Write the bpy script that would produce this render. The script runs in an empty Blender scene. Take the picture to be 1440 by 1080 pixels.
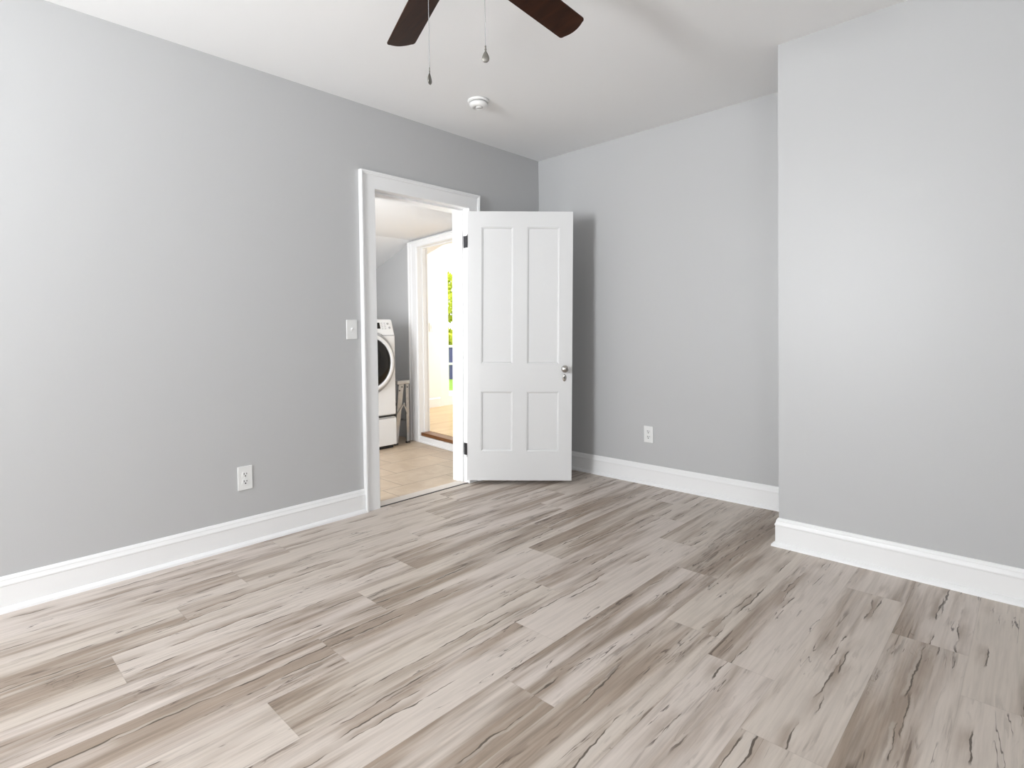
import bpy, bmesh, math, random
from mathutils import Vector, Matrix

random.seed(7)
S = bpy.context.scene
COL = S.collection

# ------------------------------------------------------------------ camera
F_PX, YAW, PITCH, ROLL, SHY = 780.549, 0.7598, -0.0208, -0.0126, -57.37
CAM = Vector((3.0583, -3.5683, 1.1147))
fw = Vector((-math.sin(YAW)*math.cos(PITCH), math.cos(YAW)*math.cos(PITCH), math.sin(PITCH)))
rt = Vector((math.cos(YAW), math.sin(YAW), 0))
up = rt.cross(fw)
r2 = rt*math.cos(ROLL) + up*math.sin(ROLL)
u2 = -rt*math.sin(ROLL) + up*math.cos(ROLL)
cd = bpy.data.cameras.new('camera')
cam = bpy.data.objects.new('camera', cd)
COL.objects.link(cam)
cd.sensor_width = 36.0
cd.lens = F_PX/1440*36
cd.shift_y = SHY/1440
cd.clip_start = 0.02
b = -fw
cam.matrix_world = Matrix(((r2.x, u2.x, b.x, CAM.x), (r2.y, u2.y, b.y, CAM.y), (r2.z, u2.z, b.z, CAM.z), (0, 0, 0, 1)))
S.camera = cam

# ------------------------------------------------------------------ world, light, exposure
W = bpy.data.worlds.new('sky')
S.world = W
W.use_nodes = True
bg = W.node_tree.nodes['Background']
bg.inputs['Color'].default_value = (0.93, 0.97, 1.0, 1)
bg.inputs['Strength'].default_value = 1.6


def area(name, loc, direction, w, h, power, col=(1, 1, 1), spread=None):
    l = bpy.data.lights.new(name, 'AREA')
    l.shape = 'RECTANGLE'
    l.size, l.size_y, l.energy, l.color = w, h, power, col
    if spread:
        l.spread = math.radians(spread)
    o = bpy.data.objects.new(name, l)
    o.location = loc
    o.rotation_euler = Vector(direction).to_track_quat('-Z', 'Y').to_euler()
    COL.objects.link(o)
    return o


# daylight through the bedroom's two windows, plus added fill for ceiling, laundry, far room
area('daylight_near_window', (1.36, -6.17, 1.50), (0, 1, 0), 0.70, 1.25, 84, (0.945, 0.975, 1))
area('ceiling_upfill', (1.36, -6.16, 1.50), (0, 1, 0.45), 0.70, 1.25, 24, (0.945, 0.975, 1), 90)   # added upward fill for the ceiling, as if bounced off the ground outside
area('daylight_side_window', (4.17, -4.20, 1.50), (-1, 0, 0), 1.00, 1.25, 22, (0.945, 0.975, 1))
area('laundry_fill', (-0.55, -2.98, 1.35), (-0.25, 1, 0.15), 0.6, 1.0, 44, (0.96, 0.98, 1))  # added lamp that brightens the laundry, its window is made up
area('far_room_fill', (-2.1, 3.15, 1.45), (0.12, -1, 0), 1.1, 1.4, 60, (1, 0.98, 0.95))  # added lamp at an unseen window, brightens far room and laundry
sun = bpy.data.lights.new('sun', 'SUN')
sun.energy = 3.0
sun.angle = 0.02
sun_o = bpy.data.objects.new('sun', sun)
sun_o.rotation_euler = Vector((0.45, 0.55, -0.9)).to_track_quat('-Z', 'Y').to_euler()
COL.objects.link(sun_o)

S.view_settings.view_transform = 'Standard'
S.view_settings.look = 'None'
S.view_settings.exposure = 0.23
S.view_settings.gamma = 1.0
S.view_settings.use_curve_mapping = False


# ------------------------------------------------------------------ node helpers
def srgb(r, g, b_):
    f = lambda c: (c/255/12.92) if c/255 <= 0.04045 else ((c/255+0.055)/1.055)**2.4
    return (f(r), f(g), f(b_), 1)


def mat(name, col, rough=0.5, metal=0.0, spec=0.5, bump=None, vary=None):
    """plain procedural material; bump=(scale, strength); vary=(scale, amount) gives slight colour mottling"""
    m = bpy.data.materials.new(name)
    m.use_nodes = True
    nt = m.node_tree
    p = nt.nodes['Principled BSDF']
    p.inputs['Base Color'].default_value = col
    p.inputs['Roughness'].default_value = rough
    p.inputs['Metallic'].default_value = metal
    p.inputs['Specular IOR Level'].default_value = spec
    tc = nt.nodes.new('ShaderNodeTexCoord')
    if bump:
        n = nt.nodes.new('ShaderNodeTexNoise')
        n.inputs['Scale'].default_value = bump[0]
        n.inputs['Detail'].default_value = 3
        nt.links.new(tc.outputs['Object'], n.inputs['Vector'])
        bp = nt.nodes.new('ShaderNodeBump')
        bp.inputs['Strength'].default_value = bump[1]
        bp.inputs['Distance'].default_value = 0.002
        nt.links.new(n.outputs['Fac'], bp.inputs['Height'])
        nt.links.new(bp.outputs['Normal'], p.inputs['Normal'])
    if vary:
        n = nt.nodes.new('ShaderNodeTexNoise')
        n.inputs['Scale'].default_value = vary[0]
        n.inputs['Detail'].default_value = 4
        nt.links.new(tc.outputs['Object'], n.inputs['Vector'])
        mx = nt.nodes.new('ShaderNodeMix')
        mx.data_type = 'RGBA'
        mx.inputs['A'].default_value = tuple(c*(1-vary[1]) for c in col[:3]) + (1,)
        mx.inputs['B'].default_value = tuple(min(1, c*(1+vary[1])) for c in col[:3]) + (1,)
        nt.links.new(n.outputs['Fac'], mx.inputs['Factor'])
        nt.links.new(mx.outputs['Result'], p.inputs['Base Color'])
    return m


class NT:
    """tiny node builder"""
    def __init__(self, m):
        self.nt = m.node_tree
        self.p = self.nt.nodes['Principled BSDF']

    def n(self, t, **kw):
        x = self.nt.nodes.new(t)
        for k, v in kw.items():
            setattr(x, k, v)
        return x

    def l(self, a, b_):
        self.nt.links.new(a, b_)

    def math(self, op, a, b_=None, c=None, clamp=False):
        x = self.n('ShaderNodeMath', operation=op, use_clamp=clamp)
        for i, v in enumerate((a, b_, c)):
            if v is None:
                continue
            if isinstance(v, (int, float)):
                x.inputs[i].default_value = v
            else:
                self.l(v, x.inputs[i])
        return x.outputs[0]

    def vec(self, op, a, b_):
        x = self.n('ShaderNodeVectorMath', operation=op)
        for i, v in enumerate((a, b_)):
            if isinstance(v, tuple):
                x.inputs[i].default_value = v
            else:
                self.l(v, x.inputs[i])
        return x.outputs[0]

    def noise(self, v, scale=1.0, detail=2.0, rough=0.5, dist=0.0):
        x = self.n('ShaderNodeTexNoise')
        x.inputs['Scale'].default_value = scale
        x.inputs['Detail'].default_value = detail
        x.inputs['Roughness'].default_value = rough
        x.inputs['Distortion'].default_value = dist
        self.l(v, x.inputs['Vector'])
        return x.outputs['Fac']

    def n_sep(self, v):
        x = self.n('ShaderNodeSeparateXYZ')
        self.l(v, x.inputs[0])
        return x.outputs[0]

    def smooth(self, v, a, b_, lo=0.0, hi=1.0):
        x = self.n('ShaderNodeMapRange', interpolation_type='SMOOTHSTEP')
        self.l(v, x.inputs['Value'])
        x.inputs['From Min'].default_value = a
        x.inputs['From Max'].default_value = b_
        x.inputs['To Min'].default_value = lo
        x.inputs['To Max'].default_value = hi
        return x.outputs[0]

    def mix(self, f, a, b_, blend='MIX'):
        x = self.n('ShaderNodeMix', data_type='RGBA', blend_type=blend)
        for s, v in (('Factor', f), ('A', a), ('B', b_)):
            if isinstance(v, (tuple, int, float)):
                x.inputs[s].default_value = v
            else:
                self.l(v, x.inputs[s])
        return x.outputs['Result']


# ------------------------------------------------------------------ materials
M = {}
M['wall'] = mat('grey_wall_paint', (0.515, 0.517, 0.52, 1), 0.42, bump=(260, 0.10))
M['ceiling'] = mat('white_ceiling_paint', (0.90, 0.90, 0.90, 1), 0.7, bump=(120, 0.12))
M['trim'] = mat('white_trim_paint', (0.87, 0.87, 0.87, 1), 0.35, bump=(60, 0.03))
M['door'] = mat('white_door_paint', (0.72, 0.72, 0.72, 1), 0.40, bump=(45, 0.05))
M['white_wall'] = mat('white_wall_paint', (0.85, 0.85, 0.84, 1), 0.6)
M['plastic'] = mat('white_plastic', (0.82, 0.82, 0.81, 1), 0.35)
M['sill'] = mat('pale_sill_paint', (0.62, 0.57, 0.52, 1), 0.45, vary=(8, 0.12))
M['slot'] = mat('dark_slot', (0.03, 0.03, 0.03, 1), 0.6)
M['iron'] = mat('dark_hinge_metal', (0.05, 0.05, 0.055, 1), 0.5, 0.7)
M['nickel'] = mat('worn_nickel', (0.55, 0.53, 0.50, 1), 0.22, 1.0)
M['antique'] = mat('antique_metal', (0.23, 0.22, 0.20, 1), 0.38, 0.9, bump=(400, 0.5))
M['chain'] = mat('steel_chain', (0.42, 0.42, 0.42, 1), 0.4, 0.9)
M['fan_metal'] = mat('bronze_fan_metal', (0.06, 0.045, 0.035, 1), 0.35, 0.9)
M['enamel'] = mat('white_enamel', (0.84, 0.84, 0.84, 1), 0.22)
M['grey_plastic'] = mat('grey_plastic', (0.45, 0.45, 0.46, 1), 0.4)
M['black_glass'] = mat('black_glass', (0.006, 0.006, 0.007, 1), 0.12, spec=0.2)
M['black'] = mat('black_plastic', (0.01, 0.01, 0.01, 1), 0.5)
M['alu'] = mat('scuffed_aluminium', (0.42, 0.42, 0.425, 1), 0.38, 0.85, bump=(70, 0.4), vary=(30, 0.25))
M['step_dark'] = mat('dark_ladder_tread', (0.04, 0.035, 0.03, 1), 0.6)
M['oak_edge'] = mat('brown_oak_edge', (0.20, 0.085, 0.03, 1), 0.4, vary=(20, 0.3))
M['lawn'] = mat('lawn_grass', (0.22, 0.38, 0.04, 1), 0.9, vary=(6, 0.4))
M['paving'] = mat('beige_paving', (0.55, 0.50, 0.42, 1), 0.9, vary=(4, 0.15))
M['blue_board'] = mat('blue_painted_boards', (0.10, 0.10, 0.27, 1), 0.6, vary=(5, 0.2))
M['bark'] = mat('brown_bark', (0.16, 0.09, 0.05, 1), 0.9, bump=(20, 0.6))
M['leaf'] = mat('yellow_green_leaves', (0.55, 0.60, 0.03, 1), 0.6, vary=(2.5, 0.55))


def glass_mat():
    m = bpy.data.materials.new('clear_glass')
    m.use_nodes = True
    nt = m.node_tree
    for x in list(nt.nodes):
        nt.nodes.remove(x)
    o = nt.nodes.new('ShaderNodeOutputMaterial')
    t = nt.nodes.new('ShaderNodeBsdfTransparent')
    g = nt.nodes.new('ShaderNodeBsdfGlossy')
    g.inputs['Roughness'].default_value = 0.02
    fr = nt.nodes.new('ShaderNodeFresnel')
    fr.inputs['IOR'].default_value = 1.45
    mx = nt.nodes.new('ShaderNodeMixShader')
    geo = nt.nodes.new('ShaderNodeNewGeometry')
    frf = nt.nodes.new('ShaderNodeMath')          # the pane's inner faces do not mirror
    frf.operation = 'MULTIPLY_ADD'
    frf.inputs[1].default_value = -1.0
    nt.links.new(geo.outputs['Backfacing'], frf.inputs[0])
    frf.inputs[2].default_value = 1.0
    frm = nt.nodes.new('ShaderNodeMath')
    frm.operation = 'MULTIPLY'
    nt.links.new(fr.outputs[0], frm.inputs[0])
    nt.links.new(frf.outputs[0], frm.inputs[1])
    nt.links.new(frm.outputs[0], mx.inputs[0])
    nt.links.new(t.outputs[0], mx.inputs[1])
    nt.links.new(g.outputs[0], mx.inputs[2])
    nt.links.new(mx.outputs[0], o.inputs['Surface'])
    return m


M['glass'] = glass_mat()


def plank_mat():
    m = bpy.data.materials.new('bleached_maple_planks')
    m.use_nodes = True
    N = NT(m)
    uv = N.n('ShaderNodeUVMap', uv_map='plank').outputs[0]
    at = N.n('ShaderNodeAttribute', attribute_name='tone')
    rnd = at.outputs['Vector']
    sep = N.n('ShaderNodeSeparateXYZ')
    N.l(rnd, sep.inputs[0])
    r1, rr2, r3 = sep.outputs
    off = N.vec('MULTIPLY', rnd, (37.0, 91.0, 53.0))

    def co(sx, sy):
        return N.vec('ADD', N.vec('MULTIPLY', uv, (sx, sy, 1)), off)
    wob = N.noise(co(6, 2.2), 1, 2)
    # broad bands of heart- and sapwood that run along each plank
    band = N.noise(co(8.5, 0.75), 1, 3, 0.5, 0.35)
    band2 = N.noise(co(21, 1.7), 1, 3, 0.55, 0.5)
    b_ = N.math('ADD', N.math('MULTIPLY', band, 0.68), N.math('MULTIPLY', band2, 0.32))
    b_ = N.math('ADD', b_, N.math('MULTIPLY', N.math('SUBTRACT', r1, 0.5), 0.09))
    brown = N.smooth(b_, 0.445, 0.635)
    light = N.mix(rr2, (0.625, 0.552, 0.500, 1), (0.590, 0.520, 0.452, 1))
    dark = N.mix(r3, (0.355, 0.280, 0.222, 1), (0.310, 0.242, 0.188, 1))
    c = N.mix(brown, light, dark)
    # fine grain
    g = N.noise(co(95, 4.0), 1, 3, 0.6, 0.3)
    gf = N.smooth(g, 0.3, 0.75, 1.12, 0.72)
    gc = N.n('ShaderNodeCombineXYZ')
    for i in range(3):
        N.l(gf, gc.inputs[i])
    c = N.mix(N.math('ADD', N.math('MULTIPLY', brown, 0.6), 0.35), c, N.mix(1.0, c, gc.outputs[0], 'MULTIPLY'))
    # swirling figure inside the brown bands
    fig = N.noise(co(13, 2.4), 1, 2, 0.5, 1.4)
    ring = N.math('ABSOLUTE', N.math('SINE', N.math('MULTIPLY', fig, 46)))
    ringm = N.math('MULTIPLY', N.smooth(ring, 0.22, 0.0), N.smooth(N.noise(co(10, 3.2), 1, 1), 0.55, 0.68))
    c = N.mix(N.math('MULTIPLY', ringm, N.math('ADD', N.math('MULTIPLY', brown, 0.6), 0.1)), c, (0.13, 0.095, 0.07, 1))
    # short dark dashes, thickest in the brown bands
    da = N.noise(co(62, 5.0), 1, 3, 0.55, 0.8)
    dm = N.smooth(N.noise(co(14, 2.6), 1, 2), 0.47, 0.60)
    dsh = N.math('MULTIPLY', N.smooth(da, 0.55, 0.63), N.math('MULTIPLY', dm, N.math('ADD', N.math('MULTIPLY', brown, 0.8), 0.2)))
    c = N.mix(N.math('MULTIPLY', dsh, 0.9), c, (0.10, 0.07, 0.052, 1))
    k = N.noise(co(30, 2.2), 1, 3, 0.55, 0.2)
    kl = N.smooth(N.math('ABSOLUTE', N.math('SUBTRACT', k, 0.52)), 0.013, 0.003)
    km = N.smooth(N.noise(co(17, 3.2), 1, 2), 0.585, 0.64)
    c = N.mix(N.math('MULTIPLY', N.math('MULTIPLY', kl, km), 0.85), c, (0.075, 0.055, 0.045, 1))
    # long open cracks that wander along a plank, brown on one side, a pale lip on the other
    for pos, sx, side, thr in ((r1, 3.7, 1, 0.49), (r3, 11.3, -1, 0.52), (rr2, 23.1, 1, 0.545)):
        sh = (sx, sx*1.7, sx*0.6)
        n1 = N.noise(N.vec('ADD', co(0, 1.6), sh), 1, 1)
        n2 = N.noise(N.vec('ADD', co(0, 11.0), sh), 1, 3)
        n3 = N.noise(N.vec('ADD', co(0, 2.9), (sx*2, sx, sx)), 1, 1)
        n4 = N.noise(N.vec('ADD', co(0, 13.0), (sx, sx*3, sx)), 1, 2)
        cen = N.math('ADD', N.math('MULTIPLY', pos, 0.17), 0.022)
        cen = N.math('ADD', cen, N.math('MULTIPLY', N.math('SUBTRACT', n1, 0.5), 0.055))
        cen = N.math('ADD', cen, N.math('MULTIPLY', N.math('SUBTRACT', n2, 0.5), 0.030))
        d = N.math('MULTIPLY', N.math('SUBTRACT', N.n_sep(uv), cen), side)
        msk = N.smooth(n3, thr+0.015, thr+0.06)
        shade = N.math('MULTIPLY', N.smooth(d, -0.050, -0.002), N.smooth(d, 0.002, -0.001))
        soft = N.math('MULTIPLY', N.smooth(n3, thr-0.05, thr+0.11), N.smooth(N.noise(co(40, 5.0), 1, 3), 0.25, 0.62))
        c = N.mix(N.math('MULTIPLY', N.math('MULTIPLY', shade, soft), 0.85), c, dark)
        lip = N.smooth(N.math('ABSOLUTE', N.math('SUBTRACT', d, 0.0075)), 0.007, 0.002)
        c = N.mix(N.math('MULTIPLY', N.math('MULTIPLY', lip, msk), 0.28), c, (0.62, 0.565, 0.51, 1))
        wd = N.math('MULTIPLY', N.math('SUBTRACT', n4, 0.35), 0.0105, None, True)
        ln = N.smooth(N.math('SUBTRACT', N.math('ABSOLUTE', d), wd), 0.0009, -0.0006)
        c = N.mix(N.math('MULTIPLY', N.math('MULTIPLY', ln, msk), 0.92), c, (0.085, 0.064, 0.048, 1))
    # knots
    vo = N.n('ShaderNodeTexVoronoi', feature='F1')
    N.l(N.vec('ADD', co(5.0, 1.5), N.vec('MULTIPLY', rnd, (3.0, 7.0, 0))), vo.inputs['Vector'])
    vo.inputs['Scale'].default_value = 1.0
    kn = N.smooth(N.math('ADD', vo.outputs['Distance'], N.math('MULTIPLY', wob, 0.10)), 0.155, 0.07)
    c = N.mix(N.math('MULTIPLY', kn, N.math('MULTIPLY', N.smooth(g, 0.35, 0.6), 0.5)), c, (0.12, 0.085, 0.06, 1))
    # faint seam at the plank's bevelled edges
    su = N.n('ShaderNodeSeparateXYZ')
    N.l(uv, su.inputs[0])
    ed = N.n('ShaderNodeAttribute', attribute_name='size')
    sd = N.n('ShaderNodeSeparateXYZ')
    N.l(ed.outputs['Vector'], sd.inputs[0])
    du = N.math('MINIMUM', su.outputs[0], N.math('SUBTRACT', sd.outputs[0], su.outputs[0]))
    dv = N.math('MINIMUM', su.outputs[1], N.math('SUBTRACT', sd.outputs[1], su.outputs[1]))
    dd = N.math('MINIMUM', du, dv)
    c = N.mix(N.smooth(dd, 0.0022, 0.0006, 0, 0.14), c, (0.16, 0.125, 0.10, 1))
    N.l(c, N.p.inputs['Base Color'])
    N.p.inputs['Roughness'].default_value = 0.42
    N.p.inputs['Specular IOR Level'].default_value = 0.4
    bp = N.n('ShaderNodeBump')
    bp.inputs['Strength'].default_value = 0.12
    bp.inputs['Distance'].default_value = 0.002
    N.l(g, bp.inputs['Height'])
    N.l(bp.outputs[0], N.p.inputs['Normal'])
    return m


M['planks'] = plank_mat()


def tile_mat():
    m = bpy.data.materials.new('beige_floor_tiles')
    m.use_nodes = True
    N = NT(m)
    tc = N.n('ShaderNodeTexCoord')
    sp = N.n('ShaderNodeSeparateXYZ')
    N.l(tc.outputs['Object'], sp.inputs[0])
    tu = N.math('MULTIPLY', N.math('ADD', sp.outputs[0], 0.64), 1/0.33)
    row = N.math('FLOOR', tu)
    tv = N.math('MULTIPLY', N.math('ADD', N.math('ADD', sp.outputs[1], 1.20), N.math('MULTIPLY', row, 0.175)), 1/0.58)
    colm = N.math('FLOOR', tv)
    fu, fv = N.math('SUBTRACT', tu, row), N.math('SUBTRACT', tv, colm)
    eu = N.math('MULTIPLY', N.math('MINIMUM', fu, N.math('SUBTRACT', 1, fu)), 0.33)
    ev = N.math('MULTIPLY', N.math('MINIMUM', fv, N.math('SUBTRACT', 1, fv)), 0.58)
    gr = N.smooth(N.math('MINIMUM', eu, ev), 0.0042, 0.0022)
    cx = N.n('ShaderNodeCombineXYZ')
    N.l(row, cx.inputs[0])
    N.l(colm, cx.inputs[1])
    wn = N.n('ShaderNodeTexWhiteNoise')
    N.l(cx.outputs[0], wn.inputs['Vector'])
    pv = N.vec('ADD', tc.outputs['Object'], N.vec('MULTIPLY', wn.outputs['Color'], (9.0, 9.0, 9.0)))
    n = N.noise(pv, 7, 5, 0.6, 0.8)
    c = N.mix(wn.outputs['Value'], (0.50, 0.385, 0.275, 1), (0.45, 0.35, 0.255, 1))
    c = N.mix(N.smooth(n, 0.38, 0.68, 0, 0.6), c, (0.57, 0.47, 0.36, 1))
    c = N.mix(N.math('MULTIPLY', gr, 0.85), c, (0.22, 0.16, 0.11, 1))
    N.l(c, N.p.inputs['Base Color'])
    N.p.inputs['Roughness'].default_value = 0.4
    return m


M['tile'] = tile_mat()


def wood_mat(name, c1, c2, axis, rough=0.35, scale=18):
    m = bpy.data.materials.new(name)
    m.use_nodes = True
    N = NT(m)
    tc = N.n('ShaderNodeTexCoord')
    s = [scale, scale, scale]
    s[axis] = scale/14
    v = N.vec('MULTIPLY', tc.outputs['Object'], tuple(s))
    n = N.noise(v, 1, 4, 0.6, 0.6)
    N.l(N.mix(N.smooth(n, 0.3, 0.7), c1, c2), N.p.inputs['Base Color'])
    N.p.inputs['Roughness'].default_value = rough
    return m


M['blade'] = wood_mat('walnut_fan_blade', (0.022, 0.0065, 0.0025, 1), (0.045, 0.014, 0.005, 1), 0, 0.5)
M['blade'].node_tree.nodes['Principled BSDF'].inputs['Specular IOR Level'].default_value = 0.2
M['oak'] = wood_mat('honey_oak_floor', (0.62, 0.42, 0.20, 1), (0.74, 0.54, 0.30, 1), 1, 0.3, 22)


# ------------------------------------------------------------------ mesh helpers
class MB:
    def __init__(self):
        self.v, self.f, self.sm = [], [], []

    def quad(self, *pts, smooth=False):
        i = len(self.v)
        self.v += [tuple(p) for p in pts]
        self.f.append(tuple(range(i, i+len(pts))))
        self.sm.append(smooth)

    def box(self, x0, x1, y0, y1, z0, z1, X=None):
        P = [Vector((x, y, z)) for z in (z0, z1) for y in (y0, y1) for x in (x0, x1)]
        if X:
            P = [X(p) for p in P]
        i = len(self.v)
        self.v += [tuple(p) for p in P]
        for q in ((0, 2, 3, 1), (4, 5, 7, 6), (0, 1, 5, 4), (2, 6, 7, 3), (0, 4, 6, 2), (1, 3, 7, 5)):
            self.f.append(tuple(i+a for a in q))
            self.sm.append(False)
        return self

    def prism(self, poly, h0, h1, fn):
        """poly: list of 2D points; fn(a, b, h) -> 3D point"""
        n = len(poly)
        i = len(self.v)
        self.v += [tuple(fn(a, c, h0)) for a, c in poly] + [tuple(fn(a, c, h1)) for a, c in poly]
        self.f.append(tuple(i+k for k in reversed(range(n))))
        self.f.append(tuple(i+n+k for k in range(n)))
        self.sm += [False, False]
        for k in range(n):
            j = (k+1) % n
            self.f.append((i+k, i+j, i+n+j, i+n+k))
            self.sm.append(False)
        return self

    def lathe(self, prof, fn, seg=32, smooth=True):
        """prof: list of (radius, height); fn(x, y, h)"""
        i = len(self.v)
        for r, h in prof:
            for k in range(seg):
                a = 2*math.pi*k/seg
                self.v.append(tuple(fn(r*math.cos(a), r*math.sin(a), h)))
        for j in range(len(prof)-1):
            for k in range(seg):
                k2 = (k+1) % seg
                self.f.append((i+j*seg+k, i+j*seg+k2, i+(j+1)*seg+k2, i+(j+1)*seg+k))
                self.sm.append(smooth)
        if prof[0][0] > 1e-5:
            self.f.append(tuple(i+k for k in reversed(range(seg))))
            self.sm.append(False)
        if prof[-1][0] > 1e-5:
            self.f.append(tuple(i+(len(prof)-1)*seg+k for k in range(seg)))
            self.sm.append(False)
        return self

    def tube(self, pts, r, seg=8):
        pts = [Vector(p) for p in pts]
        i = len(self.v)
        n = len(pts)
        for k, p in enumerate(pts):
            t = (pts[min(k+1, n-1)]-pts[max(k-1, 0)]).normalized()
            a = t.orthogonal().normalized() if k == 0 else (a - t*a.dot(t)).normalized()
            c = t.cross(a)
            for s in range(seg):
                an = 2*math.pi*s/seg
                self.v.append(tuple(p + a*(r*math.cos(an)) + c*(r*math.sin(an))))
        for k in range(n-1):
            for s in range(seg):
                s2 = (s+1) % seg
                self.f.append((i+k*seg+s, i+k*seg+s2, i+(k+1)*seg+s2, i+(k+1)*seg+s))
                self.sm.append(True)
        self.f.append(tuple(i+s for s in reversed(range(seg))))
        self.f.append(tuple(i+(n-1)*seg+s for s in range(seg)))
        self.sm += [False, False]
        return self

    def sweep(self, rows, close_ends=True):
        """rows: list of profile polylines (same length each) joined row to row"""
        i = len(self.v)
        n = len(rows[0])
        for r in rows:
            self.v += [tuple(p) for p in r]
        for k in range(len(rows)-1):
            for j in range(n-1):
                self.f.append((i+k*n+j, i+k*n+j+1, i+(k+1)*n+j+1, i+(k+1)*n+j))
                self.sm.append(False)
        if close_ends:
            self.f.append(tuple(i+j for j in reversed(range(n))))
            self.f.append(tuple(i+(len(rows)-1)*n+j for j in range(n)))
            self.sm += [False, False]
        return self

    def build(self, name, m, parent=None, bevel=0.0, seg=2, fix=True):
        me = bpy.data.meshes.new(name)
        me.from_pydata(self.v, [], self.f)
        me.polygons.foreach_set('use_smooth', self.sm)
        if fix:
            bm = bmesh.new()
            bm.from_mesh(me)
            bmesh.ops.remove_doubles(bm, verts=bm.verts, dist=1e-6)
            bmesh.ops.recalc_face_normals(bm, faces=bm.faces)
            bm.to_mesh(me)
            bm.free()
        me.materials.append(m)
        o = bpy.data.objects.new(name, me)
        COL.objects.link(o)
        if parent:
            o.parent = parent
        if bevel:
            md = o.modifiers.new('bevel', 'BEVEL')
            md.width = bevel
            md.segments = seg
            md.limit_method = 'ANGLE'
            md.angle_limit = math.radians(40)
        return o


def tag(o, label=None, cat=None, group=None, kind=None):
    if label:
        o['label'] = label
    if cat:
        o['category'] = cat
    if group:
        o['group'] = group
    if kind:
        o['kind'] = kind
    return o


def empty(name, loc=(0, 0, 0), rot=None):
    o = bpy.data.objects.new(name, None)
    o.empty_display_size = 0.1
    COL.objects.link(o)
    if rot is not None:
        o.matrix_world = Matrix.Translation(loc) @ rot.to_4x4()
    else:
        o.location = loc
    return o


def struct(o, label, cat):
    return tag(o, label, cat, kind='structure')


# ------------------------------------------------------------------ the bedroom shell
H = 2.541            # ceiling height
XR, YN = 4.2, -6.2   # far sides of the room behind the camera
YB, XE = -0.584, 2.0954   # front and left edge of the chimney breast
D0, D1, DT = -1.605, -0.84, 2.025   # doorway in the left wall
TW = 0.155           # thickness of the left wall

w = MB()
w.box(-TW, 0, YN-0.12, D0-0.015, 0, H)
w.box(-TW, 0, D1+0.046, 0.12, 0, H)
w.box(-TW, 0, D0-0.015, D1+0.046, DT+0.015, H)
struct(w.build('wall_left', M['wall']), 'grey painted left wall with the doorway to the laundry', 'wall')
w = MB()
w.box(0, XR+0.12, 0, 0.12, 0, H)
struct(w.build('wall_back', M['wall']), 'grey painted back wall with one outlet, behind the open door', 'wall')
w = MB()
w.box(XE, XR, YB, 0, 0, H)
struct(w.build('wall_chimney', M['wall']), 'grey chimney breast wall standing forward at the right', 'wall')
# wall behind the camera, with a window opening
WX0, WX1, WZ0, WZ1 = 1.01, 1.71, 0.87, 2.13
w = MB()
w.box(0, WX0, YN-0.12, YN, 0, H)
w.box(WX1, XR+0.12, YN-0.12, YN, 0, H)
w.box(WX0, WX1, YN-0.12, YN, 0, WZ0)
w.box(WX0, WX1, YN-0.12, YN, WZ1, H)
struct(w.build('wall_near', M['wall']), 'grey wall behind the camera with a window', 'wall')
VY0, VY1 = -4.70, -3.70
w = MB()
w.box(XR, XR+0.12, YN, VY0, 0, H)
w.box(XR, XR+0.12, VY1, 0, 0, H)
w.box(XR, XR+0.12, VY0, VY1, 0, WZ0)
w.box(XR, XR+0.12, VY0, VY1, WZ1, H)
struct(w.build('wall_right', M['wall']), 'grey wall at the far right with a window', 'wall')
w = MB()
w.box(-TW, XR+0.12, YN-0.12, 0.12, H, H+0.1)
struct(w.build('ceiling', M['ceiling']), 'white bedroom ceiling', 'ceiling')


def window(name, fn, a0, a1, z0, z1, label):
    root = empty(name)
    struct(root, label, 'window')
    m = MB()
    m.box(a0, a0+0.04, -0.10, -0.05, z0, z1, fn)
    m.box(a1-0.04, a1, -0.10, -0.05, z0, z1, fn)
    m.box(a0+0.04, a1-0.04, -0.10, -0.05, z0, z0+0.05, fn)
    m.box(a0+0.04, a1-0.04, -0.10, -0.05, z1-0.05, z1, fn)
    m.box(a0+0.04, a1-0.04, -0.10, -0.05, (z0+z1)/2-0.02, (z0+z1)/2+0.02, fn)
    m.build('window_frame', M['trim'], root)
    g = MB()
    g.box(a0+0.04, a1-0.04, -0.080, -0.076, z0+0.05, (z0+z1)/2-0.02, fn)
    g.box(a0+0.04, a1-0.04, -0.080, -0.076, (z0+z1)/2+0.02, z1-0.05, fn)
    g.build('window_pane', M['glass'], root)
    return root


window('window_1', lambda p: Vector((p.x, YN+p.y, p.z)), WX0, WX1, WZ0, WZ1, 'sash window in the wall behind the camera')
window('window_2', lambda p: Vector((XR-p.y, p.x, p.z)), VY0, VY1, WZ0, WZ1, 'sash window in the wall at the far right')

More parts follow.
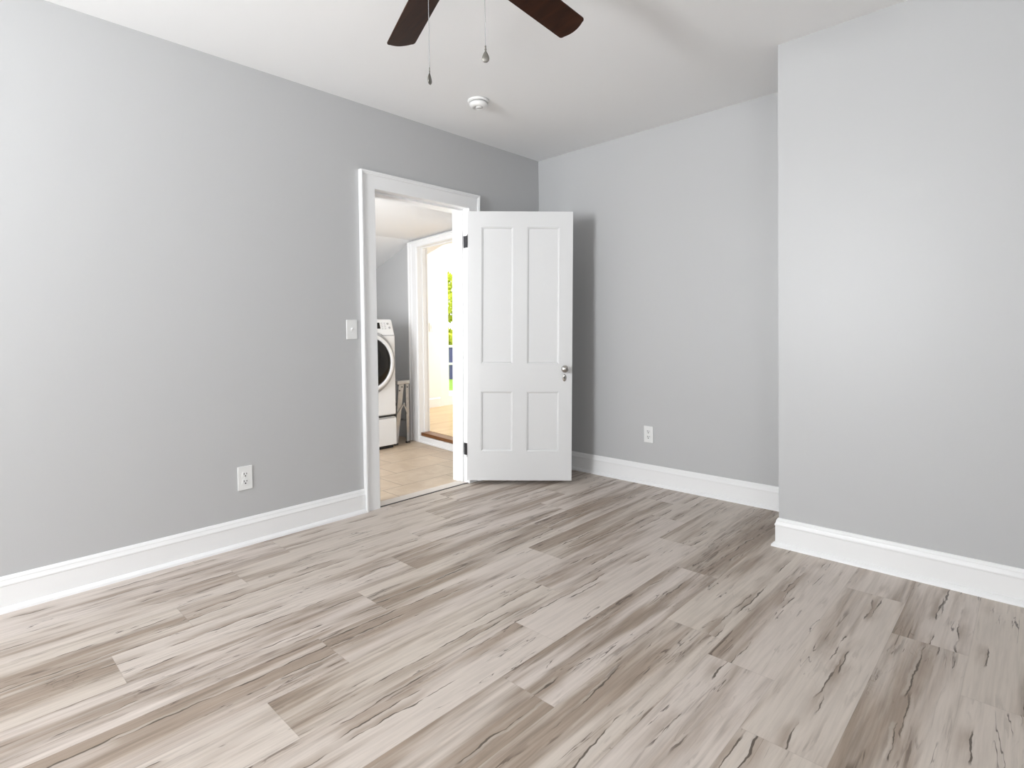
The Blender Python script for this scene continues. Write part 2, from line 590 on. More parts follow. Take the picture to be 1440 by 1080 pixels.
# ------------------------------------------------------------------ plank floor
PW, PL, PX0 = 0.2174, 1.15, 0.065
joints = {0: -2.315, 1: -2.605, 2: -2.892, 3: -2.003, 4: -2.318, 5: -1.460, 6: -1.736, 7: -0.890,
          8: -1.165, 9: -1.630, 10: -1.748, 11: -2.030, 12: -1.174, 13: -1.445}
tone_fix = {(9, 0): 0.2}
verts, faces, uvs, tones, sizes = [], [], [], [], []
for k in range(-1, 20):
    x0, x1 = PX0+k*PW, PX0+(k+1)*PW
    xa, xb = max(x0, 0.0), min(x1, XR)
    if xb <= xa:
        continue
    j = joints.get(k, random.uniform(-1.9, -0.8))
    y = j - PL*6
    while y < 0:
        ya, yb = max(y, YN), min(y+PL, 0.0)
        if yb > ya:
            i = len(verts)
            verts += [(xa, ya, 0), (xb, ya, 0), (xb, yb, 0), (xa, yb, 0)]
            faces.append((i, i+1, i+2, i+3))
            uvs.append([(xa-x0, ya-y), (xb-x0, ya-y), (xb-x0, yb-y), (xa-x0, yb-y)])
            tones.append((random.random(), random.random(), random.random(), 1))
            sizes.append((PW, PL, 0, 1))
        y += PL
i = len(verts)
verts += [(0, YN, -0.03), (XR, YN, -0.03), (XR, 0, -0.03), (0, 0, -0.03)]
faces.append((i, i+3, i+2, i+1))
uvs.append([(0, 0)]*4)
tones.append((.5, .5, .5, 1))
sizes.append((1, 1, 0, 1))
me = bpy.data.meshes.new('floor')
me.from_pydata(verts, [], faces)
ul = me.uv_layers.new(name='plank')
t_at = me.attributes.new('tone', 'FLOAT_COLOR', 'CORNER')
s_at = me.attributes.new('size', 'FLOAT_COLOR', 'CORNER')
ul, t_at, s_at = me.uv_layers['plank'], me.attributes['tone'], me.attributes['size']
li = 0
for fi in range(len(faces)):
    for c in range(4):
        ul.data[li].uv = uvs[fi][c]
        t_at.data[li].color = tones[fi]
        s_at.data[li].color = sizes[fi]
        li += 1
me.materials.append(M['planks'])
fo = bpy.data.objects.new('floor', me)
COL.objects.link(fo)
struct(fo, 'bleached brown and beige wood plank floor of the bedroom', 'floor')

# ------------------------------------------------------------------ baseboards
BB = [(0.0, 0.0), (0.031, 0.0), (0.029, 0.010), (0.020, 0.020), (0.014, 0.0215), (0.014, 0.104), (0.0165, 0.107),
      (0.0165, 0.112), (0.0135, 0.118), (0.0105, 0.127), (0.0105, 0.131), (0.005, 0.142), (0.0, 0.144)]


def board(name, path, prof, m, label):
    """path: list of (x, y); the profile stands out to the left-hand normal of each leg, mitred"""
    path = [Vector(p) for p in path]
    rows = []
    for i, p in enumerate(path):
        dirs = []
        if i > 0:
            dirs.append((path[i]-path[i-1]).normalized())
        if i < len(path)-1:
            dirs.append((path[i+1]-path[i]).normalized())
        ns = [Vector((-d.y, d.x)) for d in dirs]
        n = sum(ns, Vector((0, 0)))
        n = n/n.dot(ns[0])
        rows.append([(p.x+n.x*o, p.y+n.y*o, z) for o, z in prof])
    o = MB().sweep(rows).build(name, m)
    struct(o, label, 'baseboard')
    return o


board('baseboard_left', [(0, D0-0.107), (0, YN)], BB, M['trim'], 'white baseboard with shoe moulding along the left wall')
board('baseboard_back', [(XE, YB), (XE, 0), (0, 0), (0, D1+0.108)][1:] , BB, M['trim'], 'white baseboard along the back wall')
board('baseboard_chimney', [(XR, YB), (XE, YB), (XE, -0.016)], BB, M['trim'], 'white baseboard wrapping the corner of the chimney breast')

# ------------------------------------------------------------------ bedroom doorway: casing, jamb, threshold
CAS = [(0.0, 0.0), (0.0, 0.017), (0.003, 0.019), (0.079, 0.019), (0.083, 0.019), (0.083, 0.025), (0.087, 0.0265),
       (0.092, 0.0265), (0.092, 0.031), (0.099, 0.033), (0.105, 0.031), (0.105, 0.0)]


def casing_rows(fn, a0, a1, zt, prof, lean=0.0, wide=1.0):
    """a0/a1: inner edges; lean: how far a1 moves from sill to head; wide: width factor of the far leg"""
    rows = [[], [], [], []]
    for o, t in prof:
        rows[0].append(fn(a0-o, 0.0, t))
        rows[1].append(fn(a0-o, zt+o, t))
        rows[2].append(fn(a1+lean+o*wide, zt+o, t))
        rows[3].append(fn(a1+o*wide, 0.0, t))
    return rows


f_left = lambda a, z, t: (t, a, z)
LEAN = 0.030
c = MB().sweep(casing_rows(f_left, D0, D1, DT, CAS, LEAN, 1.0))
j = MB()
# left jamb with stop, head jamb with stop, right jamb with the rabbet the door shuts into
j.box(-TW, 0, D0-0.015, D0, 0, DT+0.015)
j.box(-TW, -0.045, D0, D0+0.012, 0, DT-0.012)
j.box(-TW, 0, D0, D1+0.045, DT, DT+0.015)
j.box(-TW, -0.045, D0, D1+0.03, DT-0.012, DT)


def leanp(p):
    return Vector((p.x, p.y+LEAN*p.z/DT, p.z))


j.box(-TW, 0, D1, D1+0.014, 0, DT, leanp)
j.box(-TW, -0.045, D1-0.012, D1, 0, DT-0.012, leanp)
tr = empty('trim_1')
struct(tr, 'white door casing around the bedroom doorway', 'door casing')
c.build('casing', M['trim'], tr)
j.build('jamb', M['trim'], tr)
t = empty('trim_2')
struct(t, 'pale threshold strip between planks and tiles in the doorway', 'threshold')
MB().prism([(-0.092, 0.0005), (-0.090, 0.004), (-0.080, 0.006), (-0.010, 0.006), (-0.004, 0.004), (-0.004, 0.0005)], D0+0.001, D1-0.013,
           lambda a, z, h: (a, h, z)).build('threshold_strip', M['sill'], t)
tag(MB().box(-0.004, 0.005, D0+0.001, D1-0.001, 0.0005, 0.0035).build('joint_shadow', M['slot'], t), 'dark strip for the shadow line in the joint along the threshold')  # shadow line at the joint, put in as a dark strip

# ------------------------------------------------------------------ open four-panel door
ANG, TIP = math.radians(43.6), 0.0165
door = empty('door_1', (0.04, -0.884, 0.036), Matrix.Rotation(ANG, 3, 'Z') @ Matrix.Rotation(TIP, 3, 'Y'))
struct(door, 'open white four-panel wooden door with a round metal knob', 'door')
LW, LH, LT = 0.760, 1.952, 0.035
UU = [0, 0.100, 0.328, 0.432, 0.664, LW]
ZZ = [0, 0.213, 0.649, 0.852, 1.840, LH]
fr = MB()
for a, c_ in ((0, 1), (4, 5)):
    fr.box(UU[a], UU[c_], 0, LT, 0, LH)
for a, c_ in ((0, 1), (2, 3), (4, 5)):
    fr.box(UU[1], UU[4], 0, LT, ZZ[a], ZZ[c_])
for a, c_ in ((1, 2), (3, 4)):
    fr.box(UU[2], UU[3], 0, LT, ZZ[a], ZZ[c_])
# ogee sticking round each opening, both faces
for ua, ub in ((1, 2), (3, 4)):
    for za, zb in ((1, 2), (3, 4)):
        for s in (0, 1):
            y = lambda d: d if s == 0 else LT-d
            rings = []
            for ins, dep in ((0, 0), (0.002, 0.003), (0.008, 0.005), (0.012, 0.011)):
                rings.append([(UU[ua]+ins, y(dep), ZZ[za]+ins), (UU[ub]-ins, y(dep), ZZ[za]+ins),
                              (UU[ub]-ins, y(dep), ZZ[zb]-ins), (UU[ua]+ins, y(dep), ZZ[zb]-ins)])
            for q in range(3):
                for e in range(4):
                    g = (e+1) % 4
                    fr.quad(rings[q][e], rings[q][g], rings[q+1][g], rings[q+1][e])
fr.build('door_frame', M['door'], door)
for ua, ub in ((1, 2), (3, 4)):
    for za, zb in ((1, 2), (3, 4)):
        p = MB().box(UU[ua]+0.002, UU[ub]-0.002, 0.011, LT-0.011, ZZ[za]+0.002, ZZ[zb]-0.002)
        p.build('door_panel', M['door'], door)
KU, KZ = 0.704, 0.817
for s in (-1, 1):
    y0 = 0 if s < 0 else LT
    kf = lambda x, y, h: (KU+x, y0+s*h, KZ+y)
    kn = MB().lathe([(0.0, 0.0), (0.021, 0.0), (0.021, 0.003), (0.017, 0.006), (0.009, 0.008), (0.008, 0.026), (0.014, 0.030),
                     (0.024, 0.036), (0.0275, 0.044), (0.026, 0.052), (0.018, 0.059), (0.006, 0.0625), (0.0, 0.063)], kf, 32)
    tag(kn.build('door_knob', M['nickel'], door), 'round worn nickel door knob')
    ef = lambda x, y, h: (KU+x*0.75, y0+s*h, KZ-0.066+y*1.25)
    es = MB().lathe([(0.0, 0.0), (0.021, 0.0), (0.021, 0.002), (0.015, 0.004), (0.0, 0.0045)], ef, 24)
    eo = es.build('keyhole_plate', M['nickel'], door)
    tag(eo, 'small oval metal keyhole plate')
    kh = MB().prism([(-0.0025, -0.012), (0.0025, -0.012), (0.0015, 0.0), (0.004, 0.004), (0.004, 0.009), (0, 0.012), (-0.004, 0.009),
                     (-0.004, 0.004), (-0.0015, 0.0)], 0.0035, 0.0055, lambda a, z, h: (KU+a, y0+s*h, KZ-0.066+z))
    kh.build('keyhole', M['slot'], eo)
bpy.context.view_layer.update()
DI = door.matrix_world.inverted()
for zc in (0.250, 1.782):
    yj = D1 + LEAN*zc/DT
    hg = MB()
    hg.box(-0.040, 0.004, yj-0.0025, yj, zc-0.044, zc+0.044, lambda p: DI @ p)
    hg.lathe([(0.0, -0.046), (0.0065, -0.044), (0.0065, 0.044), (0.0, 0.046)], lambda x, y, h: DI @ Vector((0.010+x, yj-0.006+y, zc+h)), 12)
    hg.box(-0.0025, 0.0, -0.002, 0.030, zc-0.036-0.044, zc-0.036+0.044)
    tag(hg.build('hinge', M['iron'], door), 'dark metal butt hinge')

# ------------------------------------------------------------------ outlets and switch
def outlet(loc, rz, pw, ph, label):
    root = empty('wall_outlet', loc, Matrix.Rotation(rz, 3, 'Z'))
    tag(root, label, 'outlet', 'duplex wall outlets')
    MB().box(-pw/2, pw/2, -0.006, 0, -ph/2, ph/2).build('face_plate', M['plastic'], root, 0.0025, 3)
    for s in (-1, 1):
        zc = s*0.0195
        poly = []
        for k in range(24):
            a = 2*math.pi*k/24
            poly.append((max(-0.0165, min(0.0165, 0.0185*math.cos(a))), zc+max(-0.0135, min(0.0135, 0.0175*math.sin(a)))))
        r = MB().prism(poly, -0.0085, -0.005, lambda a, z, h: (a, h, z)).build('receptacle', M['plastic'], root)
        sl = MB()
        sl.box(-0.0082, -0.0050, -0.0092, -0.008, zc-0.001, zc+0.009)
        sl.box(0.0050, 0.0082, -0.0092, -0.008, zc, zc+0.008)
        sl.prism([(0.0038*math.cos(q*math.pi/6), zc-0.0078+0.0038*math.sin(q*math.pi/6)) for q in range(12)], -0.0092, -0.008, lambda a, z, h: (a, h, z))
        sl.build('socket_slot', M['slot'], r)
    MB().lathe([(0.0, 0.0), (0.0032, 0.0), (0.0028, 0.0012), (0.0, 0.0014)], lambda x, y, h: (x, -0.006-h, y), 12).build('screw', M['plastic'], root)
    return root


outlet((0, -2.4245, 0.356), math.radians(90), 0.075, 0.126, 'white duplex outlet low on the left wall, left of the doorway')
outlet((1.019, 0, 0.362), 0, 0.074, 0.119, 'white duplex outlet on the back wall, right of the open door')

sw = empty('light_switch', (0, -1.777, 1.140), Matrix.Rotation(math.radians(90), 3, 'Z'))
tag(sw, 'white toggle light switch on the left wall beside the door casing', 'light switch')
MB().box(-0.036, 0.036, -0.007, 0, -0.060, 0.060).build('face_plate', M['plastic'], sw, 0.0025, 3)
tg = MB()
tg.box(-0.006, 0.006, -0.009, -0.006, -0.013, 0.013)
tg.prism([(-0.007, -0.006), (-0.020, 0.006), (-0.020, 0.011), (-0.007, 0.006)], -0.0045, 0.0045, lambda y, z, h: (h, y, z))
tg.build('toggle', M['plastic'], sw)
for s in (-1, 1):
    MB().lathe([(0.0, 0.0), (0.003, 0.0), (0.0026, 0.0012), (0.0, 0.0014)], lambda x, y, h: (x, -0.007-h, s*0.030+y), 12).build('screw', M['plastic'], sw)

# ------------------------------------------------------------------ smoke detector
sd = empty('smoke_detector', (0.545, -1.195, H))
tag(sd, 'round white smoke detector on the ceiling', 'smoke detector')
dn = lambda x, y, h: (x, y, -h)
MB().lathe([(0.0, 0.0), (0.066, 0.0), (0.067, 0.008), (0.062, 0.014), (0.054, 0.0145)], dn, 48).build('mounting_base', M['plastic'], sd)
tag(MB().lathe([(0.0, 0.0140), (0.0535, 0.0140), (0.0535, 0.0185), (0.0, 0.0185)], dn, 48).build('vent_gap', M['slot'], sd), 'dark vent gap')
MB().lathe([(0.0, 0.018), (0.056, 0.018), (0.057, 0.026), (0.053, 0.036), (0.044, 0.043), (0.028, 0.046), (0.027, 0.044), (0.0, 0.044)], dn, 48).build('cover', M['plastic'], sd)
MB().lathe([(0.0, 0.043), (0.020, 0.043), (0.019, 0.049), (0.0, 0.050)], lambda x, y, h: (0.012+x, -0.008+y, -h), 24).build('test_button', M['plastic'], sd)

# ------------------------------------------------------------------ ceiling fan
HX, HY, HZ = 1.707, -2.382, 2.36
A0, FP, FR, FW, DR = 2.819, -0.243, 0.616, 0.123, 0.082
fan = empty('ceiling_fan', (HX, HY, H))
tag(fan, 'ceiling fan with dark brown wooden blades and two pull chains', 'ceiling fan')
zf = lambda x, y, h: (x, y, -h)
MB().lathe([(0.0, 0.0), (0.070, 0.0), (0.070, 0.020), (0.055, 0.045), (0.020, 0.055), (0.0, 0.055)], zf, 40).build('canopy', M['fan_metal'], fan)
MB().lathe([(0.0, 0.05), (0.012, 0.05), (0.012, 0.10), (0.0, 0.10)], zf, 20).build('downrod', M['fan_metal'], fan)
MB().lathe([(0.0, 0.085), (0.05, 0.085), (0.095, 0.105), (0.105, 0.130), (0.105, 0.165), (0.090, 0.180), (0.0, 0.180)], zf, 48).build('motor_housing', M['fan_metal'], fan)
MB().lathe([(0.0, 0.180), (0.060, 0.180), (0.062, 0.240), (0.055, 0.262), (0.030, 0.272), (0.0, 0.274)], zf, 40).build('switch_housing', M['fan_metal'], fan)


def blade_outline():
    hw = FW/2
    pts = [(0.17, -hw*0.80), (0.17, hw*0.80), (0.20, hw*0.96)]
    # nearly square tip with rounded corners and a slight outward curve
    R, cr = FR, 0.014
    n = 6
    pts.append((R-0.012-cr, hw))
    for k in range(1, n+1):
        a = math.pi/2*(1-k/n)
        pts.append((R-0.012-cr+cr*math.cos(a), hw-cr+cr*math.sin(a)))
    for k in range(1, 8):
        tt = (hw-cr)*(1-2*k/8)
        pts.append((R-0.012*(tt/(hw-cr))**2, tt))
    for k in range(0, n+1):
        a = -math.pi/2*k/n
        pts.append((R-0.012-cr+cr*math.cos(a), -hw+cr+cr*math.sin(a)))
    pts.append((0.20, -hw*0.96))
    return pts


def fan_point(ang):
    d = Vector((math.cos(ang), math.sin(ang), 0))
    n = Vector((-math.sin(ang), math.cos(ang), 0))
    lat = n*math.cos(FP)+Vector((0, 0, 1))*math.sin(FP)
    nor = d.cross(lat)

    def fn(s, t_, h):
        return Vector((0, 0, HZ-H)) + d*s + Vector((0, 0, -DR*s)) + lat*t_ + nor*h
    return fn


for k in range(5):
    fn = fan_point(A0-k*math.radians(72))
    bl = MB().prism(blade_outline(), -0.003, 0.003, fn).build('fan_blade', M['blade'], fan, 0.0015, 2)
    br = MB()
    br.prism([(0.085, -0.016), (0.085, 0.016), (0.16, 0.018), (0.20, 0.045), (0.245, 0.040), (0.235, 0.010), (0.235, -0.010),
              (0.245, -0.040), (0.20, -0.045), (0.16, -0.018)], 0.0031, 0.0075, fn)
    br.build('blade_iron', M['fan_metal'], bl)


def ray_point(px, py):
    """point of the viewing direction through a pixel that lies in the upright plane through the fan's hub"""
    d = fw + r2*((px-720)/F_PX) - u2*((py-540-SHY)/F_PX)
    q = Vector((-math.sin(YAW), math.cos(YAW), 0))
    s = (Vector((HX, HY, 0))-CAM).dot(q)/d.dot(q)
    return CAM + d*s


CHAINS = [((-0.0645, -0.0625), -0.634, 0), ((0.0640, 0.0630), -0.566, 1)]
for (cx, cy), zb, kind in CHAINS:
    pc = MB()
    z = -0.225
    pc.tube([(cx, cy, -0.222), (cx, cy, zb+0.052)], 0.0009, 6)
    while z > zb+0.052:
        pc.lathe([(0.0, -0.0015), (0.0011, -0.0011), (0.0015, 0), (0.0011, 0.0011), (0.0, 0.0015)], lambda x, y, h: (cx+x, cy+y, z+h), 5)
        z -= 0.0034
    ch = pc.build('pull_chain', M['chain'], fan, fix=False)
    pd = MB()
    rot = math.radians(-45 if kind else 42)
    fl = (1.0, 0.42)

    def pf(x, y, h):
        x, y = x*fl[0], y*fl[1]
        a = YAW + (0 if kind else math.radians(70))
        return (cx+x*math.cos(a)-y*math.sin(a), cy+x*math.sin(a)+y*math.cos(a), zb+h)
    pd.lathe([(0.0, 0.0), (0.006, 0.0012), (0.0105, 0.006), (0.0122, 0.012), (0.0112, 0.019), (0.0075, 0.028), (0.004, 0.034), (0.0022, 0.038),
              (0.0034, 0.041), (0.0030, 0.0435), (0.0018, 0.046), (0.0026, 0.050), (0.0022, 0.054), (0.0, 0.055)], pf, 20)
    tag(pd.build('chain_pendant', M['antique'], ch), 'teardrop metal pendant')

# ------------------------------------------------------------------ laundry room
E0, EA = Vector((-1.693, -0.099, 0)), math.atan2(-0.1158, 0.9933)
ex = Vector((math.cos(EA), math.sin(EA), 0))
en = Vector((math.sin(EA), -math.cos(EA), 0))     # points back to the bedroom side


def fe(p):
    """(s along the end wall, distance in front of it, z)"""
    return E0 + ex*p.x + en*p.y + Vector((0, 0, p.z))


LZ, CRX, SL = 2.065, -1.620, 0.255      # laundry ceiling height, crease, slope of the lean-to part
XL, YL = -3.00, -3.05
S0, S1, ST = 0.180, 0.930, 1.982        # doorway in the end wall
ET = 0.105
SE = (-TW-E0.x)/ex.x                    # where the end wall meets the bedroom wall
SWL = (XL-0.12-E0.x)/ex.x
w = MB()
w.box(SWL, S0-0.012, -ET, 0, -0.03, 2.2, fe)
w.box(S1+0.012, SE, -ET, 0, -0.03, 2.2, fe)
w.box(S0-0.012, S1+0.012, -ET, 0, ST+0.012, 2.2, fe)
struct(w.build('wall_laundry_end', M['wall']), 'grey end wall of the laundry with a second doorway', 'wall')
w = MB()
w.box(XL-0.12, XL, YL-0.12, 0.12, -0.03, 1.75)
struct(w.build('wall_laundry_side', M['wall']), 'grey side wall of the laundry under the slope', 'wall')
w = MB()
LX0, LX1, LZ0, LZ1 = -0.85, -0.25, 0.84, 1.86
w.box(XL, LX0, YL-0.12, YL, -0.03, 2.2)
w.box(LX1, -TW, YL-0.12, YL, -0.03, 2.2)
w.box(LX0, LX1, YL-0.12, YL, -0.03, LZ0)
w.box(LX0, LX1, YL-0.12, YL, LZ1, 2.2)
struct(w.build('wall_laundry_near', M['wall']), 'grey near wall of the laundry with an added window', 'wall')
window('window_3', lambda p: Vector((p.x, YL+p.y, p.z)), LX0, LX1, LZ0, LZ1, 'small unseen window added around the laundry fill lamp')  # unseen window made up to hold the laundry fill lamp
w = MB()
ZL = LZ-SL*(CRX-(XL-0.12))
w.prism([(-TW, LZ), (CRX, LZ), (XL-0.12, ZL), (XL-0.12, ZL+0.1), (CRX, LZ+0.1), (-TW, LZ+0.1)], YL-0.12, 0.30, lambda a, z, h: (a, h, z))
struct(w.build('ceiling.001', M['ceiling']), 'white laundry ceiling, flat then sloping down', 'ceiling')
w = MB()
# tile floor, cut off along the end wall
yl = lambda x: E0.y + (x-E0.x)*math.tan(EA)
w.prism([(XL, YL), (-0.0, YL), (-0.0, -1.0), (-TW, -1.0), (-TW, yl(-TW)), (XL, yl(XL))][0:1] + [(-TW, YL), (-TW, D0), (0.0, D0), (0.0, D1+0.0), (-TW, D1+0.0), (-TW, yl(-TW)), (XL, yl(XL))],
        -0.03, 0.0, lambda a, c_, h: (a, c_, h))
struct(w.build('floor.001', M['tile']), 'beige stone tile floor of the laundry', 'floor')

CAS2 = [(0.0, 0.0), (0.0, 0.015), (0.012, 0.018), (0.016, 0.014), (0.020, 0.018), (0.110, 0.018), (0.114, 0.022), (0.150, 0.022),
        (0.155, 0.030), (0.172, 0.030), (0.172, 0.0)]
HEADW = 0.38
rows = [[], [], [], []]
for o, t_ in CAS2:
    rows[0].append(fe(Vector((S0-o, t_, 0))))
    rows[1].append(fe(Vector((S0-o, t_, ST+o*HEADW))))
    rows[2].append(fe(Vector((S1+o, t_, ST+o*HEADW))))
    rows[3].append(fe(Vector((S1+o, t_, 0))))
tr = empty('trim_3')
struct(tr, 'white casing around the second doorway in the laundry end wall', 'door casing')
MB().sweep(rows).build('casing', M['trim'], tr)
j = MB()
j.box(S0-0.012, S0, -ET, 0, 0.0, ST, fe)
j.box(S1, S1+0.012, -ET, 0, 0.0, ST, fe)
j.box(S0-0.012, S1+0.012, -ET, 0, ST, ST+0.012, fe)
j.box(S0, S0+0.010, -0.075, -0.040, 0.10, ST-0.010, fe)
j.box(S1-0.010, S1, -0.075, -0.040, 0.10, ST-0.010, fe)
j.box(S0, S1, -0.075, -0.040, ST-0.010, ST, fe)
j.build('jamb', M['trim'], tr)
st = empty('trim_4')
struct(st, 'white step riser with a brown wooden nosing in the second doorway', 'threshold')
r = MB()
r.box(S0, S1, -0.012, 0.016, 0, 0.064, fe)
r.box(S0, S1, 0.016, 0.026, 0, 0.018, fe)
r.build('riser', M['trim'], st, 0.003)
tag(MB().box(S0, S1, -ET, 0.000, 0.0645, 0.098, fe).build('nosing', M['oak_edge'], st, 0.004), 'brown wooden nosing')

# ------------------------------------------------------------------ washing machine on its pedestal
WX, WYC, WHW, WD = -1.482, -0.752, 0.316, 0.74
wm = empty('washing_machine', (WX, WYC, 0), Matrix.Rotation(math.radians(90), 3, 'Z'))
tag(wm, 'white front-loading washing machine with round black door on a drawer pedestal', 'washing machine')
# local: x = to the right in the photo, -y = towards the viewer, z = up
bd = MB()
prof = [(0.0, 0.322), (0.0, 1.085), (0.055, 1.250), (WD, 1.250), (WD, 0.322)]
bd.prism(prof, -WHW, WHW, lambda y, z, h: (h, y, z))
bd.build('cabinet', M['enamel'], wm, 0.018, 4)
pe = MB().box(-WHW+0.004, WHW-0.004, 0.012, WD, 0.030, 0.318)
pe.build('pedestal', M['enamel'], wm, 0.006)
MB().box(-WHW+0.02, WHW-0.02, 0.035, WD-0.02, 0.0, 0.032).build('plinth', M['black'], wm)
dw = MB().box(-WHW+0.004, WHW-0.004, -0.004, 0.014, 0.034, 0.296).build('pedestal_drawer', M['enamel'], wm, 0.006, 3)
tag(MB().box(-WHW+0.012, WHW-0.03, -0.008, 0.012, 0.297, 0.310).build('drawer_handle', M['grey_plastic'], dw, 0.003), 'grey drawer handle bar')
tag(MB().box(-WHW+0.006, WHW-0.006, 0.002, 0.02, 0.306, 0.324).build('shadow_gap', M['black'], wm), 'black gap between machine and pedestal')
DZ = 0.838
df = lambda x, y, h: (x, -h, DZ+y)
tag(MB().lathe([(0.305, -0.004), (0.305, 0.006), (0.296, 0.009), (0.281, 0.004), (0.281, -0.004)], df, 72).build('outer_ring', M['grey_plastic'], wm), 'grey ring around the door')
dr = MB().lathe([(0.281, -0.002), (0.280, 0.022), (0.270, 0.036), (0.252, 0.040), (0.240, 0.032), (0.240, -0.002)], df, 72).build('door', M['enamel'], wm)
tag(MB().lathe([(0.241, 0.026), (0.225, 0.036), (0.150, 0.048), (0.0, 0.054)], df, 72).build('door_window', M['black_glass'], dr), 'domed black glass')
tag(MB().box(-0.262, -0.222, -0.056, -0.030, DZ-0.07, DZ+0.07).build('door_handle', M['black'], dr, 0.008, 3), 'black door handle')
# controls on the sloping panel
sl_ = (0.055)/(1.250-1.085)


def pan(x, q, h):
    """x across, q up the sloping panel, h out of it"""
    n = Vector((0, -1, sl_)).normalized()
    u_ = Vector((0, sl_, 1)).normalized()
    return Vector((x, 0, 1.085)) + u_*q + n*h


X_ = lambda p: pan(p.x, p.y, p.z)
tag(MB().box(0.02, 0.165, 0.078, 0.138, -0.002, 0.0025, X_).build('display', M['black_glass'], wm), 'black display')
for cx_, cq in ((0.255, 0.128), (0.268, 0.088)):
    tag(MB().lathe([(0.0, -0.002), (0.011, -0.002), (0.011, 0.004), (0.0, 0.005)], lambda x, y, h: pan(cx_+x, cq+y, h), 18).build('button', M['grey_plastic'], wm), 'small grey button')
for col_, xx in enumerate((0.190, 0.222)):
    for q in range(4):
        MB().box(xx-0.008, xx+0.008, 0.074+q*0.019, 0.080+q*0.019, -0.001, 0.0015, X_).build('indicator', M['grey_plastic'], wm)
tag(MB().box(-0.05, 0.300, 0.004, 0.014, -0.003, 0.004, X_).build('detergent_drawer_grip', M['grey_plastic'], wm, 0.002), 'grey grip below the controls')
tag(MB().lathe([(0.0, -0.002), (0.012, -0.002), (0.012, 0.006), (0.0, 0.007)], lambda x, y, h: pan(0.158+x, 0.006+y, h), 16).build('power_button', M['black'], wm), 'black power button')
MB().lathe([(0.0, -0.002), (0.055, -0.002), (0.055, 0.014), (0.046, 0.022), (0.0, 0.024)], lambda x, y, h: pan(-0.12+x, 0.092+y, h), 36).build('dial', M['enamel'], wm)

# ------------------------------------------------------------------ folded step ladder beside it
# local x = across (left to right in the photo), y = ladder's own width, away from the viewer
LA = math.radians(93)
lad = empty('step_ladder', (-1.570, -0.306, 0), Matrix.Rotation(LA, 3, 'Z'))
tag(lad, 'small folded silver step ladder between washing machine and doorway', 'step ladder')
LWD = 0.27       # the ladder's own width, away from the viewer


def rail(mb, p0, p1, w0, w1, y0, y1):
    mb.prism([(p0[0]-w0/2, p0[1]), (p1[0]-w1/2, p1[1]), (p1[0]+w1/2, p1[1]), (p0[0]+w0/2, p0[1])], y0, y1, lambda x, z, h: (x, h, z))


def link(mb, p0, p1, w_, y0, y1):
    a, c_ = Vector(p0), Vector(p1)
    d = (c_-a).normalized()
    n = Vector((-d.y, d.x))*w_/2
    mb.prism([tuple(a-n), tuple(c_-n), tuple(c_+n), tuple(a+n)], y0, y1, lambda x, z, h: (x, h, z))


FB, FT, RB, RT = (-0.078, 0.0), (-0.006, 0.60), (0.072, 0.0), (0.068, 0.60)
for yy in (0.0, LWD-0.020):
    m = MB()
    rail(m, FB, FT, 0.036, 0.066, yy, yy+0.020)
    m.build('front_rail', M['alu'], lad, 0.003)
    m = MB()
    rail(m, RB, RT, 0.036, 0.040, yy+0.001, yy+0.019)
    m.build('rear_rail', M['alu'], lad, 0.003)
    m = MB()
    link(m, (-0.066, 0.305), (0.016, 0.405), 0.013, yy-0.007, yy-0.002)
    link(m, (0.016, 0.405), (0.060, 0.300), 0.013, yy-0.007, yy-0.002)
    m.lathe([(0.0, 0.0), (0.012, 0.0), (0.012, 0.004), (0.0, 0.005)], lambda x, y, h: (0.016+x, yy-0.007-h, 0.405+y), 14)
    m.build('spreader', M['alu'], lad)
    for px_, pz in ((0.0, 0.575), (0.066, 0.57), (-0.030, 0.540)):
        m = MB().lathe([(0.0, 0.0), (0.007, 0.0), (0.006, 0.005), (0.0, 0.006)], lambda x, y, h: (px_+x, yy-h, pz+y), 12)
        tag(m.build('rivet', M['step_dark'], lad), 'dark rivet')
for zz in (0.20, 0.40):
    k = zz/0.60
    xx = FB[0]+(FT[0]-FB[0])*k
    tag(MB().box(xx-0.020, xx+0.022, 0.0205, LWD-0.0205, zz-0.014, zz+0.014).build('tread', M['step_dark'], lad, 0.003), 'dark ribbed tread')
MB().box(0.058, 0.086, 0.0200, LWD-0.0200, 0.225, 0.240).build('rear_brace', M['alu'], lad)
MB().box(-0.060, 0.096, -0.008, LWD+0.006, 0.600, 0.640).build('top_cap', M['alu'], lad, 0.008, 3)
for x_ in (FB[0], RB[0]):
    for yy in (0.0, LWD-0.020):
        tag(MB().box(x_-0.021, x_+0.021, yy-0.002, yy+0.022, 0.0, 0.020).build('foot', M['step_dark'], lad, 0.003), 'dark rubber foot')

# ------------------------------------------------------------------ far room with the glazed door
FX, FY, FZ = -2.93, 3.2, 0.098
w = MB()
GY0, GY1, GZT = 1.30, 2.12, 2.13
w.box(FX-0.12, FX, 0.32, GY0-0.002, FZ-0.05, 2.6)
w.box(FX-0.12, FX, GY1+0.002, FY+0.12, FZ-0.05, 2.6)
w.box(FX-0.12, FX, GY0-0.002, GY1+0.002, GZT+0.002, 2.6)
struct(w.build('wall_far_left', M['white_wall']), 'white wall of the far room with a glazed door', 'wall')
w = MB()
w.box(FX, -2.7, FY, FY+0.12, FZ-0.05, 2.6)
w.box(-1.5, 0.2, FY, FY+0.12, FZ-0.05, 2.6)
w.box(-2.7, -1.5, FY, FY+0.12, FZ-0.05, 0.7)
w.box(-2.7, -1.5, FY, FY+0.12, 2.2, 2.6)
struct(w.build('wall_far_back', M['white_wall']), 'white back wall of the far room', 'wall')
